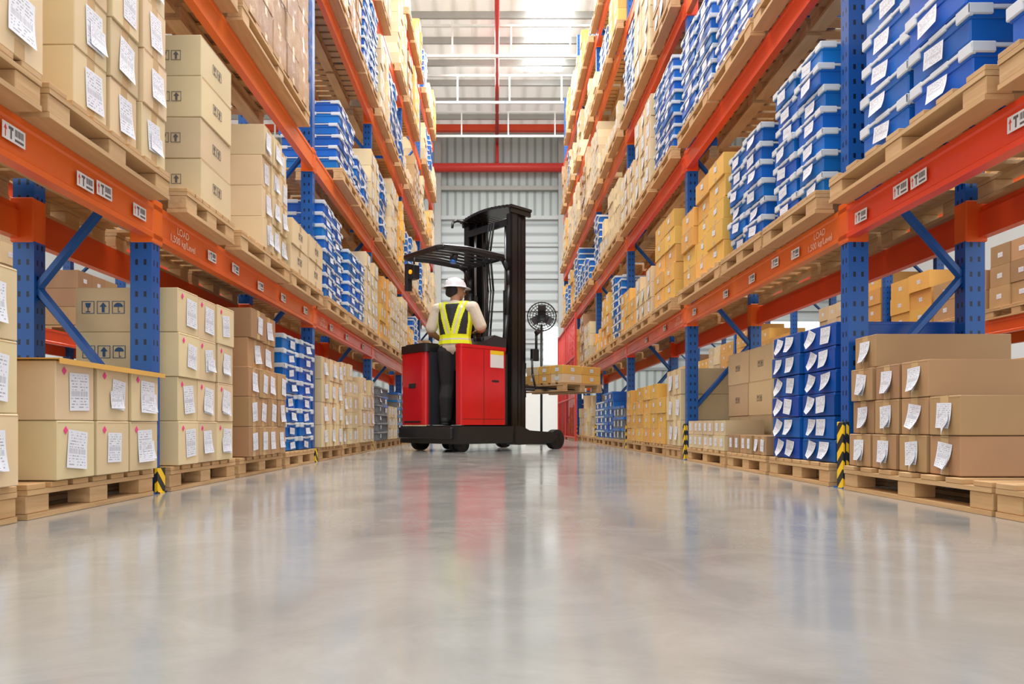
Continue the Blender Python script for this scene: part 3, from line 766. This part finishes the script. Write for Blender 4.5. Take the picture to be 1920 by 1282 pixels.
for s in (.14,1.01):
    o_=1 if s<.5 else -1
    part('mast_channel',chan(1.0,1.13,s,s+.09,.12,3.08,o_),['blackm'],parent=mast)
    part('mast_channel',chan(1.10,1.22,s+(.03 if o_>0 else -.03),s+.09+(.03 if o_>0 else -.03),.16,3.13,o_),['blackm'],parent=mast)
    part('mast_channel',chan(1.20,1.32,s+(.06 if o_>0 else -.06),s+.08+(.06 if o_>0 else -.06),.2,3.16,o_),['blackm'],parent=mast)
    q=s+(.17 if o_>0 else -.08)
    part('lift_cylinder',MB().cyl((1.06,q,.2),(1.06,q,2.1),.034,0).cyl((1.06,q,2.1),(1.06,q,3.04),.018,1),['blackm','steel'],parent=mast)
    c=MB(); z=.5
    q2=s+(.23 if o_>0 else -.14)
    while z<3.02: c.box(1.16,1.19,q2-.007,q2+.007,z,z+.022); z+=.03
    c.box(1.172,1.178,q2-.003,q2+.003,.5,3.03)
    part('lift_chain',c,['steel'],parent=mast)
for z in (.55,1.28,2.93): part('crossbar',MB().box(1.0,1.03,.2,1.05,z,z+.09),['blackm'],parent=mast)
part('reach_cylinder',MB().cyl((1.12,.80,.4),(1.12,.80,2.5),.032).cyl((1.12,.80,2.5),(1.12,.80,3.05),.02),['blackm'],parent=mast)
b=MB(); N=16
ff=lambda t:(.10+t*1.04,.97-.05*math.sin(math.pi*t),3.14+.035*math.sin(math.pi*t))
for i in range(N):
    p,q=ff(i/N),ff((i+1)/N)
    b.box(min(p[1],q[1]),1.34,p[0],q[0]+.002,min(p[2],q[2]),min(p[2],q[2])+.035)
b.box(.98,1.34,.12,.16,3.08,3.15).box(.98,1.34,1.08,1.12,3.08,3.15)
part('head_crossbar',b,['blackm'],parent=mast)
b=MB(); b.tube([(1.0,1.02,3.14),(.86,1.09,3.15),(.80,1.10,3.12),(.78,1.09,3.04)],.018); part('hose_guide',b,['black'],parent=mast)
for (ss,rr2) in ((.44,.014),(.49,.011),(.54,.010)):
    b=MB(); b.tube([(.97,ss,3.0),(.92,ss+.02,2.6),(.95,ss-.01,2.1),(.91,ss,1.6),(.9,ss+.01,1.3)],rr2); part('hydraulic_hose',b,['rubber'],parent=mast)
b=MB()
def gz(u): return 2.50-.06*max(0,(.35-u))**1.2*1.6
outer=[(-.10,.26),(-.06,.20),(.3,.18),(.88,.18),(.94,.26),(.94,.92),(.88,1.0),(.3,1.0),(-.06,.98),(-.10,.92)]
pp=[(a[0],a[1],gz(a[0])) for a in outer]
for i in range(len(pp)): b.cyl(pp[i],pp[(i+1)%len(pp)],.035,n=6,smooth=False); b.ball(pp[i],(.034,.034,.034),0,1)
for k in range(5):
    y=.31+k*.135
    for ua,ub in ((-.09,.1),(.1,.35),(.35,.93)):
        za,zb_=gz(ua),gz(ub); b.prism([(ua,za-.012),(ub,zb_-.012),(ub,zb_+.012),(ua,za+.012)],lambda p,t:Vector((p[0],t,p[1])),y,y+.03)
gd=part('overhead_guard',b,['black'],'black overhead guard frame')
for s in (.20,.98):
    b=MB(); b.tube([(.80,s,2.50),(.92,s,2.46),(1.0,s,2.34),(1.02,s,2.15),(.98,s,1.75),(.93,s,1.3)],.034,n=8); part('guard_post',b,['black'],parent=gd)
b=MB(); b.cyl((-.02,.86,2.46),(-.02,.86,2.36),.012).box(-.07,.03,.80,.92,2.18,2.36,bev=.015); b.box(-.06,.02,.95,1.02,2.05,2.40,bev=.01); part('lamp_housing',b,['black'],parent=gd)
part('amber_beacon',MB().cyl((-.085,.86,2.27),(-.07,.86,2.27),.028,0),['amber'],'amber warning light',gd)
part('work_light',MB().cyl((.35,.5,2.49),(.33,.5,2.42),.05,0).cyl((.33,.5,2.42),(.325,.5,2.38),.04,1),['black','lensblue'],'blue tinted work light',gd)
b=MB()
b.box(1.34,1.37,.24,.98,.70,.80).box(1.34,1.37,.24,.98,1.08,1.16)
for y in (.26,.44,.6,.76,.93): b.box(1.345,1.365,y,y+.03,.8,1.5)
b.box(1.345,1.365,.26,.96,1.48,1.53); ca=part('fork_carriage',b,['blackm'],'black carriage with load backrest')
for y in (.36,.76):
    b=MB(); b.prism([(1.37,.80),(1.37,1.15),(1.41,1.15),(1.415,.87),(2.55,.85),(2.55,.835),(1.43,.825)],lambda p,t:Vector((p[0],t,p[1])),y,y+.1); part('fork',b,['blackm'],'black steel fork',ca)
b=MB(); b.box(1.34,1.46,.08,.14,1.18,1.34,bev=.015).cyl((1.42,.10,1.34),(1.42,.10,1.56),.018).cyl((1.42,.10,1.55),(1.42,.05,1.58),.035,0).tube([(1.34,.1,1.2),(1.30,.05,1.0),(1.36,.05,.8)],.014); part('hydraulic_valve_block',b,['black'],parent=ca)
PXM=TX@T(1.94,.1,.80)
me=pallet_mesh(.98,.84)
add('wooden_pallet',me,X=PXM,label='small pine pallet lifted on the truck forks',cat='pallet')
for r in range(2):
    for i in range(4):
        for j in range(2):
            if r==1 and i==3: continue
            me=carton_mesh(.40,.23,.12,'must' if (i+j+r)%3 else 'tan',True)
            o=add('carton',me,X=PXM@T(.01+j*.41,.01+i*.242,.123+r*.122),label='flat mustard carton riding on the lifted pallet',cat='cardboard box',group='cartons on the lifted pallet')
            add('shipping_label',lab_mesh(.07,.05,0.,'lab'),o,frame((0,-1,0),(0,0,1),(-1,0,0),(-.001,.11,.06)),label='small white printed label')
            add('shipping_label',lab_mesh(.07,.05,0.,'lab2'),o,frame(*FC,(.2,-.001,.06)),label='small white printed label')
# ---------------------------------------------------------------- person
S=1.045
PP=TX@Vector((.27,.385,.326))
PW=Matrix.Translation(PP)@Matrix.Rotation(math.radians(-18),4,'Z')@Matrix.Diagonal((1.17,1.08,1.0,1))
def blob(name,groups,voxel,mats,smooth=3,sub=2,cut=None):
    sp=bmesh.new(); bmesh.ops.create_icosphere(sp,subdivisions=sub,radius=1); unit=[v.co.copy() for v in sp.verts]; sp.free()
    big=bmesh.new()
    for g in groups:
        t=bmesh.new()
        for c,r in g:
            if isinstance(r,(int,float)): r=(r,r,r)
            for u in unit: t.verts.new(Vector((u.x*r[0]+c[0],u.y*r[1]+c[1],u.z*r[2]+c[2]))*S)
        bmesh.ops.convex_hull(t,input=t.verts[:])
        lv=[v for v in t.verts if not v.link_faces]
        if lv: bmesh.ops.delete(t,geom=lv,context='VERTS')
        bmesh.ops.recalc_face_normals(t,faces=t.faces[:])
        me=bpy.data.meshes.new('t'); t.to_mesh(me); t.free(); big.from_mesh(me); bpy.data.meshes.remove(me)
    me=bpy.data.meshes.new(name); big.to_mesh(me); big.free()
    o=bpy.data.objects.new('tmp',me); COL.objects.link(o)
    md=o.modifiers.new('r','REMESH'); md.mode='VOXEL'; md.voxel_size=voxel; md.use_smooth_shade=True
    if smooth:
        sm=o.modifiers.new('s','SMOOTH'); sm.factor=.5; sm.iterations=smooth
    bpy.context.view_layer.update()
    res=bpy.data.meshes.new_from_object(o.evaluated_get(bpy.context.evaluated_depsgraph_get())); res.name=name
    bpy.data.objects.remove(o)
    if cut:
        t=bmesh.new(); t.from_mesh(res)
        for pc,pn in cut:
            bmesh.ops.bisect_plane(t,geom=t.verts[:]+t.edges[:]+t.faces[:],plane_co=Vector(pc)*S,plane_no=pn,clear_outer=True)
        t.to_mesh(res); t.free()
    res.materials.clear()
    for k in mats: res.materials.append(mt[k])
    for p in res.polygons: p.use_smooth=True; p.material_index=0
    return res
sh={-1:Vector((-.185,0,1.40)),1:Vector((.185,0,1.40))}
el={-1:Vector((-.275,-.01,1.13)),1:Vector((.275,.05,1.14))}
wr={-1:Vector((-.235,.20,1.055)),1:Vector((.17,.25,1.15))}
def torso(i):
    return [[((0,0,.93),(.155+i,.105+i,.09+i)),((0,.0,1.06),(.135+i,.095+i,.06+i))],
            [((0,0,1.04),(.135+i,.095+i,.06+i)),((0,.0,1.25),(.16+i,.108+i,.08+i))],
            [((0,0,1.25),(.16+i,.108+i,.08+i)),((0,-.01,1.385),(.15+i,.088+i,.05+i))],
            [((-.165,-.01,1.395),.058+i),((.165,-.01,1.395),.058+i),((0,-.01,1.43),(.07+i,.06+i,.04+i))]]
def leg(s,i=0.,top=True):
    h=Vector((s*.085,0,.88)); k=Vector((s*.095,.03,.48)); a=Vector((s*.10,-.01,.09))
    return [[(h,(.088+i,.095+i,.09+i)),(k,.055+i)],[(k,.055+i),((s*.098,-.012,.33),.055+i),(a,.036+i)]]
HA=math.radians(-38)
HC=Vector((0,.025,1.605))
def hp(x,y,z): 
    v=Matrix.Rotation(HA,3,'Z')@Vector((x,y,z)); return HC+v
g=torso(0)
for s in (-1,1):
    g+=leg(s)
    g.append([((s*.10,-.03,.045),(.035,.045,.04)),((s*.105,.12,.025),(.038,.05,.022))])
    g.append([(sh[s],.052),(el[s],.038)]); g.append([(el[s],.038),(el[s].lerp(wr[s],.3),.040),(wr[s],.026)])
    f=(wr[s]-el[s]).normalized(); f=(f+Vector((0,.15,0))).normalized(); n_=Vector((0,0,-1)); n_=(n_-f*n_.dot(f)).normalized(); sd=f.cross(n_).normalized()
    w=wr[s]
    g.append([(w,.022),(w+f*.075+sd*.03,.013),(w+f*.08-sd*.03,.012),(w+f*.03+sd*.028,.014),(w+f*.03-sd*.026,.013)])
    for k,(off,ln) in enumerate(((.031,.92),(.011,1.05),(-.010,1.),(-.030,.8))):
        p=w+f*.078+sd*off; ang=.35+.08*k
        for L_,r_ in ((.040,.0092),(.027,.0085),(.020,.0078)):
            d=f*math.cos(ang)+n_*math.sin(ang); q=p+d*L_*ln; g.append([(p,r_),(q,r_*.95)]); p=q; ang+=.55
    ts=sd if s*sd.x<0 else -sd
    p=w+f*.025+ts*.028; d=(f*.65+ts*.6+n_*.3).normalized(); q=p+d*.04; g.append([(p,.013),(q,.0105)]); d2=(f*.9+ts*.1+n_*.4).normalized(); g.append([(q,.0105),(q+d2*.028,.009)])
g.append([((0,-.005,1.42),.055),(HC+Vector((0,-.02,-.06)),.05)])
g.append([(hp(0,-.015,.035),(.074,.088,.085)),(hp(0,.03,-.02),(.062,.06,.07))])
g.append([(hp(0,.035,-.03),(.055,.05,.05)),(hp(0,.055,-.085),(.026,.022,.02)),(hp(.045,.0,-.06),.018),(hp(-.045,0,-.06),.018)])
g.append([(hp(0,.092,.01),.008),(hp(0,.112,-.025),.010),(hp(.012,.098,-.03),.008),(hp(-.012,.098,-.03),.008)])
g.append([(hp(-.03,.082,.028),.010),(hp(.03,.082,.028),.010)])
for s in (-1,1): g.append([(hp(s*.074,-.01,.02),(.01,.014,.02)),(hp(s*.074,-.012,-.01),(.008,.01,.015))])
body=blob('person',g,.0065,['skin'],smooth=2)
per=add('person',body,X=PW,label='worker in white hard hat and high-visibility vest standing at truck controls',cat='person')
tg=[[((0,0,.93),(.163,.113,.09)),((0,0,1.02),(.148,.106,.04))]]
for s in (-1,1): tg+=leg(s,.018); tg.append([((s*.095,.03,.48),.076),((s*.10,-.005,.07),.060)])
add('trousers',blob('trousers',tg,.010,['trouser'],2,cut=[((0,0,.035),(0,0,-1))]),per,label='black work trousers')
for s in (-1,1):
    q=[[((s*.10,-.035,.05),(.045,.05,.05)),((s*.105,.13,.03),(.047,.06,.032))],[((s*.10,-.04,.012),(.045,.05,.012)),((s*.105,.135,.012),(.05,.062,.012))]]
    add('shoe',blob('shoe',q,.007,['rubber'],2),per,label='black work shoe')
sg=torso(.016)
for s in (-1,1):
    e_=sh[s].lerp(el[s],.84); sg.append([(sh[s],.074),(e_,.066)]); 
sg.append([((0,-.01,1.44),(.075,.07,.03)),((0,-.006,1.475),(.063,.062,.02))])
add('shirt',blob('shirt',sg,.009,['shirt'],2),per,label='beige short-sleeved shirt')
vg=torso(.030)[0:3]+[[((-.12,-.012,1.405),.078),((.12,-.012,1.405),.078),((0,-.012,1.42),(.07,.077,.05))]]
vm=blob('safety_vest',vg,.007,['vest','hiviz','silver'],2,cut=[((0,0,.965),(0,0,-1)),((0,0,1.475),(0,0,1))])
for p in vm.polygons:
    c=p.center/S; m=0
    xc=.024+(c.z-1.06)*.24; dd=abs(abs(c.x)-xc)
    if 1.0<c.z and dd<.038: m=1
    if 1.08<c.z and dd<.011: m=2
    if c.z<1.075: m=1
    if 1.008<c.z<1.025: m=2
    if 1.06<c.z<1.36 and abs(c.x)>.145 and c.y>-.06: m=1
    if c.z>1.44 and abs(c.x)<.10: m=1
    p.material_index=m
add('safety_vest',vm,per,label='black vest with fluorescent yellow reflective straps')
hg=[[(hp(0,-.03,.03),(.080,.082,.082)),(hp(0,-.055,-.03),(.066,.05,.05))]]
add('hair',blob('hair',hg,.007,['hair'],1),per,label='short black hair')
b=MB()
seg=32; RX=Matrix.Rotation(HA,4,'Z'); C0=(HC+Vector((0,0,.045)))*S
def hv(r,a,z,fr=0):
    x=.106*r*math.sin(a); y=.127*r*math.cos(a)-.012
    if y>0: y+=fr*max(0,math.cos(a))**1.5
    return C0+(RX@Vector((x*S,y*S,0)))+Vector((0,0,z*S))
prof=[(.0,.118,0),(.25,.115,0),(.5,.104,0),(.72,.084,0),(.88,.055,0),(.97,.022,0),(1.0,.0,0),(1.15,-.008,.03),(1.17,-.013,.035),(1.0,-.008,0),(.95,.0,0)]
rr_=[]
for r,z,fr in prof:
    if r==0: rr_.append([b.bm.verts.new(hv(0,0,z))]*seg); continue
    rr_.append([b.bm.verts.new(hv(r,2*math.pi*k/seg,z,fr)) for k in range(seg)])
for i in range(len(rr_)-1):
    for k in range(seg):
        k2=(k+1)%seg; q=[rr_[i][k],rr_[i][k2],rr_[i+1][k2],rr_[i+1][k]]; q=list(dict.fromkeys(q))
        f_=b.bm.faces.new(q); f_.smooth=True
hh=add('hard_hat',b.mesh('hard_hat',['helmet']),per,label='white hard hat')
b=MB(); pts=[C0+(RX@Vector((0,y*S,z*S))) for y,z in ((-.128,.03),(-.11,.075),(-.06,.108),(-.01,.121),(.045,.11),(.09,.08),(.112,.04))]; b.tube(pts,.009,n=8); add('helmet_ridge',b.mesh('helmet_ridge',['helmet']),hh)
for s in (-1,1):
    add('eye',MB().ball(hp(s*.03,.082,.005)*S,(.012,.012,.009),0,2).ball(hp(s*.03,.0915,.005)*S,(.005,.005,.005),1,2).mesh('eye',['eye','hair']),per)
add('mouth',MB().ball(hp(0,.088,-.058)*S,(.022,.010,.006),0,2,Matrix.Rotation(HA,3,'Z')).mesh('mouth',['lip']),per)
inv=TX.inverted()
for s in (-1,1):
    f=(wr[s]-el[s]).normalized()
    p=inv@(PW@((wr[s]+f*.095+Vector((0,0,-.022)))*S))
    part('control_handle',MB().cyl((p.x+.02,p.y,1.30),(p.x,p.y,p.z),.014).ball(p,(.02,.03,.018)),['black'],parent=cs_)
print('cartons',len(cart),'crates',len(crat))
